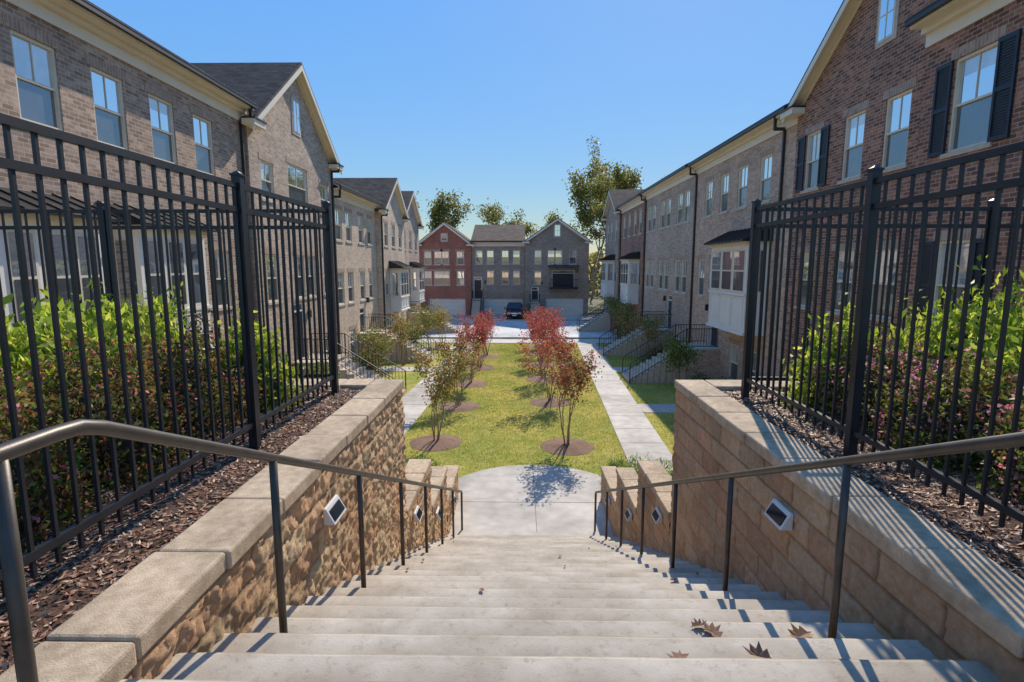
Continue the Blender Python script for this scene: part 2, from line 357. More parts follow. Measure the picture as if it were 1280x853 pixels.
def terrain(name,x0,x1,y0,y1,zf,mat,st=.12):
    nx=int((x1-x0)/st)+1; ny=int((y1-y0)/st)+1; X,Y=np.meshgrid(np.linspace(x0,x1,nx),np.linspace(y0,y1,ny),indexing='ij')
    Z=np.array([zf(a,b) for a,b in zip(X.ravel(),Y.ravel())]); V=np.stack([X.ravel(),Y.ravel(),Z],1)
    i=(np.arange(nx-1)[:,None]*ny+np.arange(ny-1)[None,:]).ravel()
    return np_mesh(name,V,np.stack([i,i+ny,i+ny+1,i+1],1),None,mat,smooth=True)
def zmul(x,y): return -1.40+.035*noise.noise(Vector((x*1.5,y*1.5,0)))+.015*noise.noise(Vector((x*9,y*9,0)))
terrain('mulch_bed',-9.1,XL-.3,-3,6.15,zmul,M['mulch']); terrain('mulch_bed',XR+.3,9.1,-3,6.15,zmul,M['mulch'])
def zlow(x,y):
    t=min(1,max(0,(y-6.4)/5.4)); return -3.25+(-5.30+3.25)*t**.9+.05*noise.noise(Vector((x,y,3)))
terrain('planting_slope',-4.4,XL-.3,6.42,12.2,zlow,M['mulch']); terrain('planting_slope',XR+.3,3.0,6.42,12.2,zlow,M['mulch'])
def chips(name,x0,x1,y0,y1,n,zf):
    X=rng.uniform(x0,x1,n); Y=rng.uniform(y0,y1,n); Z=np.array([zf(a,b) for a,b in zip(X,Y)])+.008
    leaves(name,np.stack([X,Y,Z],1),.042,[(.30,.14,.08),(.21,.10,.06),(.38,.22,.135),(.13,.07,.048),(.48,.33,.22)],M['chip'],asp=.35,flat=.7,jit=.3)
chips('mulch_chips',-2.7,XL-.34,.3,6.1,11000,zmul); chips('mulch_chips',XR+.34,3.1,.3,6.1,11000,zmul)

# ---------------------------------------------------------------- fences
def fence(runs):
    e=empty('metal_fence'); P=MB();R=MB();K=MB(); zb=-1.42; zt=.59
    for (x0,y0,x1,y1,posts) in runs:
        L=math.hypot(x1-x0,y1-y0); ux,uy=(x1-x0)/L,(y1-y0)/L; h=.016
        for z in (zt-.02,zt-.19,-1.20):
            a=(abs(uy)*h,abs(ux)*h); 
            R.box('black',min(x0,x1)-a[0],max(x0,x1)+a[0],min(y0,y1)-a[1],max(y0,y1)+a[1],z-.019,z+.019)
        for t in posts:
            x=x0+ux*t; y=y0+uy*t; q=.032
            P.box('black',x-q,x+q,y-q,y+q,zb-.05,zt+.05); P.box('black',x-q-.007,x+q+.007,y-q-.007,y+q+.007,zt+.05,zt+.064)
            P.hexa('black',[(x-q,y-q,zt+.064),(x+q,y-q,zt+.064),(x+q,y+q,zt+.064),(x-q,y+q,zt+.064),(x-.008,y-.008,zt+.085),(x+.008,y-.008,zt+.085),(x+.008,y+.008,zt+.085),(x-.008,y+.008,zt+.085)])
        nk=int(L/.124)
        for i in range(1,nk):
            x=x0+(x1-x0)*i/nk; y=y0+(y1-y0)*i/nk; q=.0085
            K.box('black',x-q,x+q,y-q,y+q,-1.30,zt-.02)
    P.out(e,{'black':'posts'}); R.out(e,{'black':'rails'}); K.out(e,{'black':'pickets'})
fence([(-2.04,5.85,-2.04,-1.4,(0,1.83,4.35,6.8)),(-2.04,5.85,-9,5.85,(2.4,4.8,6.96))])
fence([(2.42,5.75,2.42,-1.4,(0,1.88,4.35,6.8)),(2.42,5.75,9,5.75,(2.4,4.8,6.58))])
# ---------------------------------------------------------------- handrails
for x in (-1.17,1.53):
    e=empty('handrail'); A=MB(); B=MB()
    za=-.42; zb=-4.48
    pts=[(x,.75,za-.30),(x,.70,za-.1),(x,.76,za-.02),(x,.85,za),(x,1.30,za),(x,1.38,za-.004),(x,1.46,za-.03)]
    pts+=[(x,10.36,zb),(x,10.42,zb-.035),(x,10.43,zb-.08),(x,10.43,G)]
    A.tube('rail',pts,.0215,12); 
    for y in (1.155,2.46,3.78,5.1,6.42,7.74,9.06):
        top=za if y<1.4 else za-.03-(y-1.46)*(zb-za+.03)/-(10.36-1.46)
        B.tube('rail',[(x,y,step_z(y)-.01),(x,y,top-.01)],.019,10)
        B.tube('rail',[(x,y,step_z(y)-.005),(x,y,step_z(y)+.006)],.042,12)
    A.out(e,{'rail':'top_rail'},smooth=True); B.out(e,{'rail':'balusters'},smooth=True)
def step_light(xf,sg,y,z):
    e=empty('solar_step_light'); mb=MB(); a=.13; b=.06
    mb.T=lambda p,q,r:(xf+sg*p,y+q,z+r)
    mb.hexa('panelw',[(.0,-a,-b),(.085,-a,-b),(.085,a,-b),(0,a,-b),(0,-a,b),(.02,-a,b),(.02,a,b),(0,a,b)])
    mb.hexa('panel',[(.06,-a+.02,-b+.03),(.0815,-a+.02,-b+.02),(.0815,a-.02,-b+.02),(.06,a-.02,-b+.03),(.02,-a+.02,b-.02),(.0375,-a+.02,b-.025),(.0375,a-.02,b-.025),(.02,a-.02,b-.02)])
    mb.out(e,bevel=.004)
step_light(XL+.02,1,3.78,-1.78); step_light(XR-.01,-1,3.67,-1.74)
for y,z in ((6.9,-3.3),(8.7,-4.15),(10.8,-4.85)):
    step_light(XR-.01,-1,y,z); step_light(XL+.02,1,y,z)

# ---------------------------------------------------------------- buildings
WR=random.Random(5)
def window(mb,u0,u1,z0,z1,dd=-.10,shut=False,frame='frame',lintel='stone',slats=False):
    f=.055; g=-.085
    mb.box(frame,u0,u0+f,dd,-.03,z0,z1); mb.box(frame,u1-f,u1,dd,-.03,z0,z1)
    mb.box(frame,u0+f,u1-f,dd,-.03,z0,z0+f); mb.box(frame,u0+f,u1-f,dd,-.03,z1-f,z1)
    zm=(z0+z1)/2; mb.box(frame,u0+f,u1-f,dd,-.04,zm-.022,zm+.022)
    gk='glassB' if WR.random()<.15 else 'glassU'
    zd=zm
    if WR.random()<.3:
        zd=z1-f-(z1-f-zm)*WR.uniform(.2,.6); mb.quad('glassB',(u0+f,g+.0,zd),(u1-f,g+.0,zd),(u1-f,g+.0,z1-f),(u0+f,g+.0,z1-f)); mb.quad(gk,(u0+f,g,zm),(u1-f,g,zm),(u1-f,g,zd),(u0+f,g,zd))
    else: mb.quad(gk,(u0+f,g,zm),(u1-f,g,zm),(u1-f,g,z1-f),(u0+f,g,z1-f))
    mb.quad('glassL',(u0+f,g-.006,z0+f),(u1-f,g-.006,z0+f),(u1-f,g-.006,zm),(u0+f,g-.006,zm))
    um=(u0+u1)/2
    mb.box(frame,um-.008,um+.008,g+.002,-.065,zm+.022,z1-f)
    mb.box(lintel,u0-.1,u1+.1,-.02,.045,z0-.09,z0-.003)
    mb.box('soldier',u0-.12,u1+.12,-.02,.012,z1+.003,z1+.21)
    if shut:
        sw=.42
        for a in (u0-sw-.03,u1+.03):
            mb.box('shutter',a,a+.05,.004,.05,z0,z1); mb.box('shutter',a+sw-.05,a+sw,.004,.05,z0,z1)
            for zz in (z0,zm-.04,z1-.08): mb.box('shutter',a+.05,a+sw-.05,.004,.048,zz,zz+.08)
            mb.box('shutter',a+.05,a+sw-.05,.004,.022,z0+.08,z1-.08)
            if slats:
                z=z0+.1
                while z<z1-.1:
                    mb.box('shutter',a+.05,a+sw-.05,.022,.038,z,z+.018); z+=.05
def soldier():
    m,t,b=base('soldier_course'); g=N(t,'ShaderNodeNewGeometry')
    sp=N(t,'ShaderNodeSeparateXYZ'); t.links.new(g.outputs['Position'],sp.inputs[0])
    ad=N(t,'ShaderNodeMath',operation='ADD'); t.links.new(sp.outputs[0],ad.inputs[0]); t.links.new(sp.outputs[1],ad.inputs[1])
    cb=N(t,'ShaderNodeCombineXYZ'); t.links.new(sp.outputs[2],cb.inputs[0]); t.links.new(ad.outputs[0],cb.inputs[1])
    br=N(t,'ShaderNodeTexBrick'); br.offset=0; t.links.new(cb.outputs[0],br.inputs['Vector']); br.inputs['Scale'].default_value=1
    br.inputs['Brick Width'].default_value=5; br.inputs['Row Height'].default_value=.085; br.inputs['Mortar Size'].default_value=.009
    n=noise_n(t,g.outputs['Position'],6,2); r=ramp(t,n.outputs[0],.4,(.32,.20,.14),.6,(.52,.37,.27)); t.links.new(r.outputs[0],br.inputs['Color1'])
    br.inputs['Color2'].default_value=(.40,.27,.19,1); br.inputs['Mortar'].default_value=(.5,.42,.34,1)
    t.links.new(br.outputs[0],b.inputs['Base Color']); b.inputs['Roughness'].default_value=.85; return m
M['soldier']=soldier()
def garage(mb,u0,u1,z0,z1):
    for i in range(4):
        h=(z1-z0)/4; mb.box('garage',u0,u1,-.18,-.12,z0+i*h+.01,z0+(i+1)*h-.01)
        nn=max(2,int((u1-u0)/.6))
        for j in range(nn):
            w_=(u1-u0)/nn; mb.box('garage',u0+j*w_+.08,u0+(j+1)*w_-.08,-.12,-.10,z0+i*h+.1,z0+(i+1)*h-.1)
    mb.box('garage',u0,u1,-.21,-.19,z0,z1)
def door(mb,u0,u1,z0,z1):
    mb.box('door',u0+.06,u1-.06,-.16,-.10,z0,z1-.35); mb.box('white',u0,u0+.06,-.16,-.03,z0,z1); mb.box('white',u1-.06,u1,-.16,-.03,z0,z1)
    mb.box('white',u0+.06,u1-.06,-.16,-.05,z1-.35,z1-.29); mb.box('white',u0+.06,u1-.06,-.16,-.05,z1-.06,z1)
    mb.quad('glassL',(u0+.06,-.12,z1-.29),(u1-.06,-.12,z1-.29),(u1-.06,-.12,z1-.06),(u0+.06,-.12,z1-.06))
    for zz in (z0+.15,z0+.95): mb.box('shutter',u0+.2,u1-.2,-.1,-.085,zz,zz+.6)
    mb.box('chrome',u1-.2,u1-.15,-.1,-.04,z0+.95,z0+1.05)
def hexbox(mb,k,poly,u0,u1):
    n=len(poly); vs=[mb.T(u0,d,z) for d,z in poly]+[mb.T(u1,d,z) for d,z in poly]
    mb.add(k,vs,[tuple(range(n))[::-1],tuple(range(n,2*n))]+[(i,(i+1)%n,n+(i+1)%n,n+i) for i in range(n)])
def facade(mb,k,u0,u1,z0,z1,ops,dep=.20):
    us=sorted({u0,u1}|{o[0] for o in ops}|{o[1] for o in ops}); zs=sorted({z0,z1}|{o[2] for o in ops}|{o[3] for o in ops})
    for a,b in zip(us,us[1:]):
        for c,d in zip(zs,zs[1:]):
            um,zm=(a+b)/2,(c+d)/2
            if any(o[0]<um<o[1] and o[2]<zm<o[3] for o in ops): continue
            mb.quad(k,(a,0,c),(b,0,c),(b,0,d),(a,0,d))
    for o in ops:
        a,b,c,d=o[:4]
        mb.quad(k,(a,0,c),(a,-dep,c),(a,-dep,d),(a,0,d)); mb.quad(k,(b,0,c),(b,-dep,c),(b,-dep,d),(b,0,d))
        mb.quad(k,(a,0,d),(b,0,d),(b,-dep,d),(a,-dep,d)); mb.quad(k,(a,0,c),(b,0,c),(b,-dep,c),(a,-dep,c))
        mb.quad('door',(a,-dep-.03,c),(b,-dep-.03,c),(b,-dep-.03,d),(a,-dep-.03,d))
def bay(mb,u0,u1,dp,z0,zt,zr,cols=3):
    mb.box('white',u0,u1,.004,dp,z0,zt)
    wz0=zt-1.75; wz1=zt-.15; n=cols; W=(u1-u0-.2)/n
    for i in range(n):
        a=u0+.1+i*W+.07; b=u0+.1+(i+1)*W-.07; zm=(wz0+wz1)/2
        mb.box('frame',a,b,dp,dp+.02,wz0,wz1)
        mb.quad('glassU',(a+.06,dp+.026,zm+.03),(b-.06,dp+.026,zm+.03),(b-.06,dp+.026,wz1-.06),(a+.06,dp+.026,wz1-.06))
        mb.quad('glassL',(a+.06,dp+.026,wz0+.06),(b-.06,dp+.026,wz0+.06),(b-.06,dp+.026,zm-.03),(a+.06,dp+.026,zm-.03))
        mb.box('white',a-.02,b+.02,dp,dp+.035,z0+.15,z0+.19); mb.box('white',a-.02,b+.02,dp,dp+.035,wz0-.22,wz0-.18)
        mb.box('white',a-.02,a+.02,dp,dp+.035,z0+.19,wz0-.22); mb.box('white',b-.02,b+.02,dp,dp+.035,z0+.19,wz0-.22)
    mb.box('white',u0-.04,u1+.04,.004,dp+.06,wz0-.12,wz0-.04)
    mb.box('white',u0-.06,u1+.06,.004,dp+.08,z0-.08,z0+.02); mb.box('trim',u0-.05,u1+.05,.004,dp+.10,zt,zt+.12)
    for uu,s in ((u0,-1),(u1,1)):
        a,b=sorted((uu,uu+s*.02)); mb.box('frame',a,b,.15,dp-.12,wz0,wz1)
        mb.quad('glassU',(uu+s*.026,.2,wz0+.06),(uu+s*.026,dp-.18,wz0+.06),(uu+s*.026,dp-.18,wz1-.06),(uu+s*.026,.2,wz1-.06))
    hexbox(mb,'metalroof',[(.004,zt+.12),(dp+.3,zt+.12),(dp+.3,zt+.16),(.004,zr)],u0-.18,u1+.18)
    k=int((u1-u0+.3)/.4)
    for i in range(k+1):
        u=u0-.16+(u1-u0+.3)*i/k
        hexbox(mb,'metalroof',[(.01,zr),(dp+.3,zt+.16),(dp+.3,zt+.19),(.01,zr+.03)],u-.012,u+.012)
def stoop(mb,u0,w_,h,zb,brickk,n=9,dl=1.5):
    z=zb+h; mb.box(brickk,u0,u0+w_,.01,dl,zb-.1,z-.06); mb.box('stone',u0-.03,u0+w_+.03,.01,dl+.02,z-.06,z)
    for i in range(n):
        zz=z-(i+1)*h/(n+1); mb.box('stone',u0+.1,u0+w_-.1,dl+i*.28,dl+(i+1)*.28+.02,zb-.1,zz)
    de=dl+n*.28
    for uu in (u0+.06,u0+w_-.06):
        q=.015
        mb.box('black',uu-q,uu+q,.05,dl,z+.9,z+.93); mb.box('black',uu-q,uu+q,.05,dl,z+.1,z+.13)
        for i in range(12): d=.1+i*(dl-.1)/11; mb.box('black',uu-.008,uu+.008,d-.008,d+.008,z+.1,z+.9)
        s=h/(n*.28)
        for zo in (.9,.12):
            mb.hexa('black',[(uu-q,dl,z+zo),(uu+q,dl,z+zo),(uu+q,de,z+zo-h),(uu-q,de,z+zo-h),(uu-q,dl,z+zo+.035),(uu+q,dl,z+zo+.035),(uu+q,de,z+zo-h+.035),(uu-q,de,z+zo-h+.035)])
        for i in range(19):
            d=dl+(de-dl)*i/18; zz=z-(d-dl)*s; r=.022 if i in (0,18) else .008; mb.box('black',uu-r,uu+r,d-r,d+r,zz+.0,zz+.92)
def building(name,T,u0,u1,zb,ze,dep,bk,wins,gable=None,roofh=2.6,stoops=(),bays=(),doors=(),garages=(),down=(),slats=False,lint='stone',attic=True,ov=.4):
    e=empty(name); mb=MB(T); ops=[]
    for (uc,w_,z0,z1,sh) in wins: ops.append((uc-w_/2,uc+w_/2,z0,z1,'w',sh))
    for (a,b,c,d) in doors: ops.append((a,b,c,d,'d',0))
    for (a,b,c,d) in garages: ops.append((a,b,c,d,'g',0))
    facade(mb,bk,u0,u1,zb-.2,ze,ops)
    for o in ops:
        if o[4]=='w': window(mb,*o[:4],shut=o[5],slats=slats,lintel=lint)
        elif o[4]=='d':
            door(mb,*o[:4])
            mb.box('gutter',o[1]+.25,o[1]+.37,.01,.14,o[2]+1.6,o[2]+1.9)
        else: garage(mb,*o[:4])
    for u in (u0,u1): mb.quad(bk,(u,0,zb-.2),(u,-dep,zb-.2),(u,-dep,ze),(u,0,ze))
    mb.quad(bk,(u0,-dep,zb-.2),(u1,-dep,zb-.2),(u1,-dep,ze),(u0,-dep,ze))
    if gable:
        zp=gable; uc=(u0+u1)/2; o_=.32; hw=(u1-u0)/2; sl=(zp-ze)/hw; zl=ze-o_*sl
        mb.prism(bk,[(u0,ze),(u1,ze),(uc,zp)],-.01,0)
        mb.prism(bk,[(u0,ze),(u1,ze),(uc,zp)],-dep,-dep+.01)
        for s in (1,-1):
            ua=uc-s*(hw+o_)
            mb.prism('roof',[(ua,zl),(ua,zl+.09),(uc,zp+.09),(uc,zp)],-dep-.3,.36)
            mb.prism('trim',[(ua,zl-.22),(ua,zl-.004),(uc,zp-.004),(uc,zp-.22)],.33,.37)
            mb.prism('trim',[(ua,zl-.04),(ua,zl-.006),(uc,zp-.006),(uc,zp-.04)],.004,.33)
            mb.prism('trim',[(uc-s*hw,ze-.24),(uc-s*hw,ze-.05),(uc,zp-.05),(uc,zp-.24)],.004,.035)
            a,b=sorted((ua-.02*s,uc-s*(hw-.45))); mb.box('trim',a,b,.006,.42,ze-.28,ze-.10); mb.box('gutter',a-.02,b+.02,.006,.46,ze-.10,ze-.05)
        if attic:
            a,b,c,d=uc-.3,uc+.3,ze+.45,ze+1.65
            if d>zp-.6: c,d=ze+.25,ze+.95
            mb.box('stone',a-.09,b+.09,.002,.03,c-.1,d+.12); mb.box('frame',a,b,.03,.045,c,d)
            mb.quad('glassU',(a+.05,.05,c+.05),(b-.05,.05,c+.05),(b-.05,.05,d-.05),(a+.05,.05,d-.05))
            mb.box('frame',uc-.012,uc+.012,.045,.062,c,d); mb.box('frame',a,b,.045,.06,(c+d)/2-.015,(c+d)/2+.015)
    else:
        hd=dep/2; zr=ze+roofh
        hexbox(mb,'roof',[(ov+.1,ze+.10),(ov+.1,ze+.16),(-hd,zr+.06),(-hd,zr)],u0,u1)
        hexbox(mb,'roof',[(-dep-.3,ze+.10),(-dep-.3,ze+.16),(-hd,zr+.06),(-hd,zr)],u0,u1)
        for u in (u0+.02,u1-.02): mb.add(bk,[T(u,0,ze),T(u,-dep,ze),T(u,-hd,zr)],[(0,1,2)])
        mb.box('trim',u0,u1,.004,.04,ze-.42,ze-.05); mb.box('trim',u0,u1,.04,ov,ze-.05,ze+.0)
        mb.box('trim',u0,u1,.04,.16,ze-.16,ze-.05)
        mb.box('trim',u0,u1,ov-.02,ov+.02,ze-.002,ze+.10); mb.box('gutter',u0,u1,ov+.02,ov+.12,ze+.0,ze+.10)
        mb.box('gutter',u0,u1,ov+.0,ov+.13,ze+.10,ze+.115)
    for b_ in bays: bay(mb,*b_)
    for s_ in stoops: stoop(mb,*s_,bk)
    for u in down:
        mb.box('gutter',u-.045,u+.045,.004,.09,zb,ze-.44); mb.box('gutter',u-.045,u+.045,.05,.42,ze-.44,ze-.34)
        mb.box('gutter',u-.045,u+.045,.34,.43,ze-.34,ze)
    mb.out(e,{bk:'walls','trim':'trim','roof':'roof','glassU':'upper_glass','glassL':'lower_glass','glassB':'blinds_behind_glass','frame':'window_frames','stone':'stonework','soldier':'lintels','gutter':'gutters','shutter':'shutters','garage':'garage_doors','door':'door_panels','metalroof':'canopy_roofs','white':'painted_panels','black':'railings'})
    return e
def TL(off=0,x=9.0): return lambda u,d,z:(-x+d+off,u,z)
def TR(off=0,x=9.0): return lambda u,d,z:(x-d-off,u,z)
def TF(off=0,y=59.0): return lambda u,d,z:(u,y-d-off,z)
def rows(us,w_=.95,r=((2.5,4.05),(-1.25,.45),(-4.7,-3.2)),sh=False): return [(u,w_,a,b,sh) for u in us for a,b in r]
building('brick_townhouse',TL(0),2,18.3,G,5.0,10,'brickA',rows([5.2,7,8.8,10.6,12.4,14.2,16],r=((2.6,4.15),))+rows([16.4,5.2,7],r=((-1.25,.45),))+rows([7,10.6,14.2],r=((-4.7,-3.2),)),bays=[(8.6,10.9,.7,-2.2,.75,1.35,3),(11.9,14.4,.7,-2.2,.75,1.35,3)],down=(18.1,),slats=True)
building('gabled_brick_townhouse',TL(.12),18.32,26.4,G,4.75,11,'brickB',rows([19.6],r=((2.3,3.6),))+[(22.3,1.9,2.3,3.9,False)]+rows([25.2],r=((2.3,3.6),))+rows([19.6,22,23.2,25.2],r=((-1.3,.4),))+rows([19.6,25],r=((-4.7,-3.2),)),gable=7.75,down=(26.2,),doors=[(21.2,22.3,-3.75,-1.5)],stoops=[(20.8,1.9,1.6,G)],attic=True)
LR=((1.25,2.75),(-1.95,-.35),(-4.8,-3.4))
building('cream_brick_townhouse',TL(0),26.42,34.4,G,3.65,10,'brickC',rows([27.4,29,31.2,33],r=LR[:1])+rows([27.4,29,31.2,33],r=LR[1:2])+rows([29,33.2],r=LR[2:]),down=(26.6,),doors=[(30.4,31.5,-3.75,-2.4)] ,stoops=[(30.0,1.9,1.6,G)])
building('gabled_cream_townhouse',TL(.3),34.42,41.4,G,3.5,10,'brickC',rows([35.8,37.9,40],r=LR),gable=5.8,down=(34.6,),bays=[(36.5,39.2,.7,-3.0,-.3,.3,3)],attic=False)
building('gabled_taupe_townhouse',TL(0),41.42,49,G,3.5,10,'brickB',rows([42.8,45.2,47.6],r=LR),gable=5.9,doors=[(43.6,44.6,-3.75,-2.1)],stoops=[(43.2,1.9,1.6,G)],bays=[(44.8,47.2,.7,-3.0,-.3,.3,2)],attic=False)
building('brick_townhouse',TR(.35),1.5,12.45,G,5.0,10,'brickD',[(11.1,1.0,2.25,4.05,True),(8.4,1.0,2.25,4.05,True),(5,1.0,2.25,4.05,True)]+rows([11.1,8.4],r=((-1.3,.5),),sh=True),slats=True,down=())
building('gabled_brick_townhouse',TR(0),10.2,18.6,G,5.05,10,'brickD',rows([13.75,15.45],w_=.9,r=((2.35,4.05),))+[(17.5,.85,2.35,4.05,True)]+rows([13.75,15.45,17.4],r=((-1.3,.4),))+rows([14,16.5],r=((-4.8,-3.3),)),gable=7.9,slats=True)
building('tan_brick_townhouse',TR(-.06),18.62,29,G,5.0,10,'brickE',rows([20.9,23,25,27],r=((2.35,4.0),))+rows([26,27.6],r=((-1.5,.3),))+rows([21.2,22.9],r=((-4.9,-3.3),)),bays=[(20.1,23.9,.8,-2.5,.75,1.45,3)],down=(19.5,28.8),doors=[(24.9,26.0,-3.75,-1.75)],stoops=[(24.5,1.9,1.6,G)])
building('brown_brick_townhouse',TR(0),29.02,40,G,5.0,10,'brickB',rows([30.3,31.6,34,35.3,37.6,38.9],w_=1.0,r=((2.35,4.0),(-1.5,.3)))+rows([31,35,38.5],r=((-4.9,-3.5),)),down=(39.8,),doors=[(32.4,33.5,-3.75,-1.75)],stoops=[(32.0,1.9,1.6,G)])
building('red_brick_townhouse',TR(.12),40.02,49,G,4.9,10,'brickD',rows([41.2,43,45.2,47.4],r=((2.35,4.0),(-1.5,.3)))+rows([46,48],r=((-4.9,-3.5),)),bays=[(41,44,.8,-2.8,.35,1.0,3)],doors=[(44.7,45.8,-3.75,-1.8)],stoops=[(44.3,1.9,1.6,G)],gable=None,down=(48.8,))
building('gabled_taupe_townhouse',TR(.3),49.02,56.5,G,4.8,10,'brickA',rows([50.4,52.8,55],r=((2.35,4.0),(-1.5,.3),(-4.9,-3.5))),bays=[(50.6,53.4,.8,-2.8,.35,1.0,3)],gable=7.0,attic=False)
FR=((.15,1.6),(-2.0,-.55))
building('red_brick_townhouse',TF(.2),-10.9,-5.25,G,2.35,11,'brickR',[(-9.9,.8,.1,1.5,0),(-8.8,.8,.1,1.5,0),(-8.0,.8,.1,1.5,0),(-6.4,.8,.1,1.5,0),(-9.9,.8,-2.1,-.6,0),(-8.4,1.7,-2.1,-.6,0),(-6.4,.8,-2.1,-.6,0)],gable=4.5,garages=[(-9.9,-5.9,G,-3.55)])
building('taupe_brick_townhouse',TF(0),-5.24,.55,G,2.45,11,'brickF',[(u,.75,*FR[0],0) for u in (-4.4,-3.2,-1.6,-.4)]+[(u,.75,*FR[1],0) for u in (-3.2,-1.6,-.4)],doors=[(-5.0,-4.1,-3.5,-1.2)],garages=[(-3.9,.3,G,-3.55)],roofh=2.2,stoops=[(-5.1,1.1,1.8,G)])
building('gabled_taupe_townhouse',TF(.5),.56,7.3,G,2.6,11,'brickF',[(u,.75,*FR[0],0) for u in (1.9,3.3,4.1,5.6)]+[(u,.75,*FR[1],0) for u in (1.9,)],doors=[(1.2,2.0,-3.6,-2.3),(3.4,5.8,-2.3,-.5)],garages=[(2.8,6.8,G,-3.5)],gable=4.9,stoops=[(1.0,1.1,1.5,G)])
mb=MB(TF(.5)); mb.box('black',3.1,6.1,.01,1.0,-2.45,-2.33)
for z in (-2.3,-1.45): mb.box('black',3.1,6.1,.96,1.0,z,z+.05)
for i in range(26): u=3.12+i*2.96/25; mb.box('black',u-.012,u+.012,.965,.995,-2.3,-1.4)
hexbox(mb,'metalroof',[(.01,-.2),(1.2,-.2),(1.2,-.13),(.01,.05)],3.0,6.2)
mb.out(empty('balcony'))
# ---------------------------------------------------------------- vegetation
def rtree(base_,h,stems,spread,pal,nleaf,lsz,name,rad=.035,crown0=.35,clump=.28,seed=0,one=False):
    rs=random.Random(seed); e=empty(name,(0,0,0)); mb=MB(); tips=[]
    b0=Vector(base_)
    def br(p,d,L,r,depth):
        pts=[p.copy()]; rr=[r]; n=5; q=p.copy(); dd=d.copy()
        for i in range(n):
            dd=(dd+Vector((rs.gauss(0,.10),rs.gauss(0,.10),rs.gauss(.06,.08)))).normalized(); q=q+dd*L/n; pts.append(q.copy()); rr.append(r*(1-.55*(i+1)/n))
            if depth<=1 : tips.append((q.copy(),1 if depth==0 else .5))
        mb.tube('bark',pts,rr,6 if depth>0 else 4)
        if depth>0:
            for i in range(rs.choice((2,3,3))):
                a=rs.uniform(0,6.28); sp=rs.uniform(.3,.65)
                nd=(dd+Vector((math.cos(a)*sp,math.sin(a)*sp,rs.uniform(-.05,.25)))).normalized()
                br(pts[rs.choice((-1,-1,-2,-3))],nd,L*rs.uniform(.5,.72),rr[-1]*.85,depth-1)
    for i in range(stems):
        a=6.28*i/stems+rs.uniform(-.4,.4); s=spread*rs.uniform(.5,1.1) if stems>1 else .05
        br(b0+Vector((math.cos(a)*.06,math.sin(a)*.06,-.05)),Vector((math.cos(a)*s,math.sin(a)*s,1)).normalized(),h*.45,rad*rs.uniform(.8,1.1),2 if not one else 3)
    mb.out(e,{'bark':'trunk'},smooth=True)
    T=np.array([list(t[0]) for t in tips]); wt=np.array([t[1] for t in tips]); wt*=(T[:,2]>base_[2]+h*crown0); wt=wt*rng.uniform(.1,1.6,len(wt)); wt/=wt.sum()
    C=T[rng.choice(len(T),nleaf,p=wt)]+rng.normal(size=(nleaf,3))*clump*np.array([1,1,.8])
    leaves('foliage',C,lsz,pal,M['leaf'],e,asp=.6)
    return e
RED=[(.50,.07,.06),(.58,.12,.07),(.38,.06,.07),(.48,.17,.08),(.22,.15,.06)]
PNK=[(.60,.11,.14),(.52,.08,.11),(.42,.13,.09),(.20,.17,.06)]
OLV=[(.28,.31,.08),(.40,.34,.10),(.46,.28,.10),(.20,.26,.06),(.42,.20,.09)]
RB=[(.44,.09,.07),(.44,.15,.08),(.28,.22,.07),(.20,.23,.06),(.30,.10,.09)]
specs=[(1.41,15.7,3.5,RB,1.2,.12),(1.2,21,3.6,RED,1.15,.14),(1.1,25.4,3.6,RED+PNK,1.1,.15),(1.15,29.2,3.6,PNK,1.05,.15),(1.25,32.8,3.5,PNK,.9,.15),(1.3,36,3.3,RED,.9,.15),
 (-2.56,16,3.3,OLV,1.2,.2),(-2.35,20.3,3.3,RB+OLV[:2],1.1,.16),(-2.25,24.3,3.5,PNK,1.0,.15),(-2.1,28.2,3.5,RED,1,.15),(-2.0,32,3.4,PNK,1,.15)]
for i,(x,y,h,p,nl,spd) in enumerate(specs):
    rtree((x,y,G),h*.95,5,spd,p,int(nl*2300),.085,'crape_myrtle_tree',rad=.026,crown0=.36,clump=.12,seed=i+3)
    me_=MB(); k=36; rr_=[.8+.09*noise.noise(Vector((j*.7,i,0))) for j in range(k)]; pts=[(x+rr_[j]*math.cos(6.283*j/k),y+rr_[j]*math.sin(6.283*j/k)) for j in range(k)]
    vs=[(a,b,G-.005) for a,b in pts]+[(x+(a-x)*.6,y+(b-y)*.6,G+.05) for a,b in pts]+[(x,y,G+.07)]
    me_.add('ring',vs,[(j,(j+1)%k,k+(j+1)%k,k+j) for j in range(k)]+[(k+j,k+(j+1)%k,2*k) for j in range(k)]); me_.out(single='mulch_ring',smooth=True)
GR=[(.13,.19,.04),(.20,.27,.05),(.09,.14,.03),(.27,.29,.07)]
for i,(x,y,h,p) in enumerate([(-6.6,17.5,2.6,GR),(-6.2,23.5,3.0,GR+OLV),(-6.3,29,3.0,OLV),(-5.6,33.5,3.2,GR+OLV),(-5.2,36.3,3.0,OLV),(6.9,22.8,2.6,GR),(7.0,30.5,3.2,OLV+GR),(7.0,37,3.4,GR+OLV),(7.4,43,3.5,GR)]):
    rtree((x,y,G),h,4,.25,p,1900,.10,'small_ornamental_tree',rad=.03,crown0=.3,clump=.2,seed=40+i)
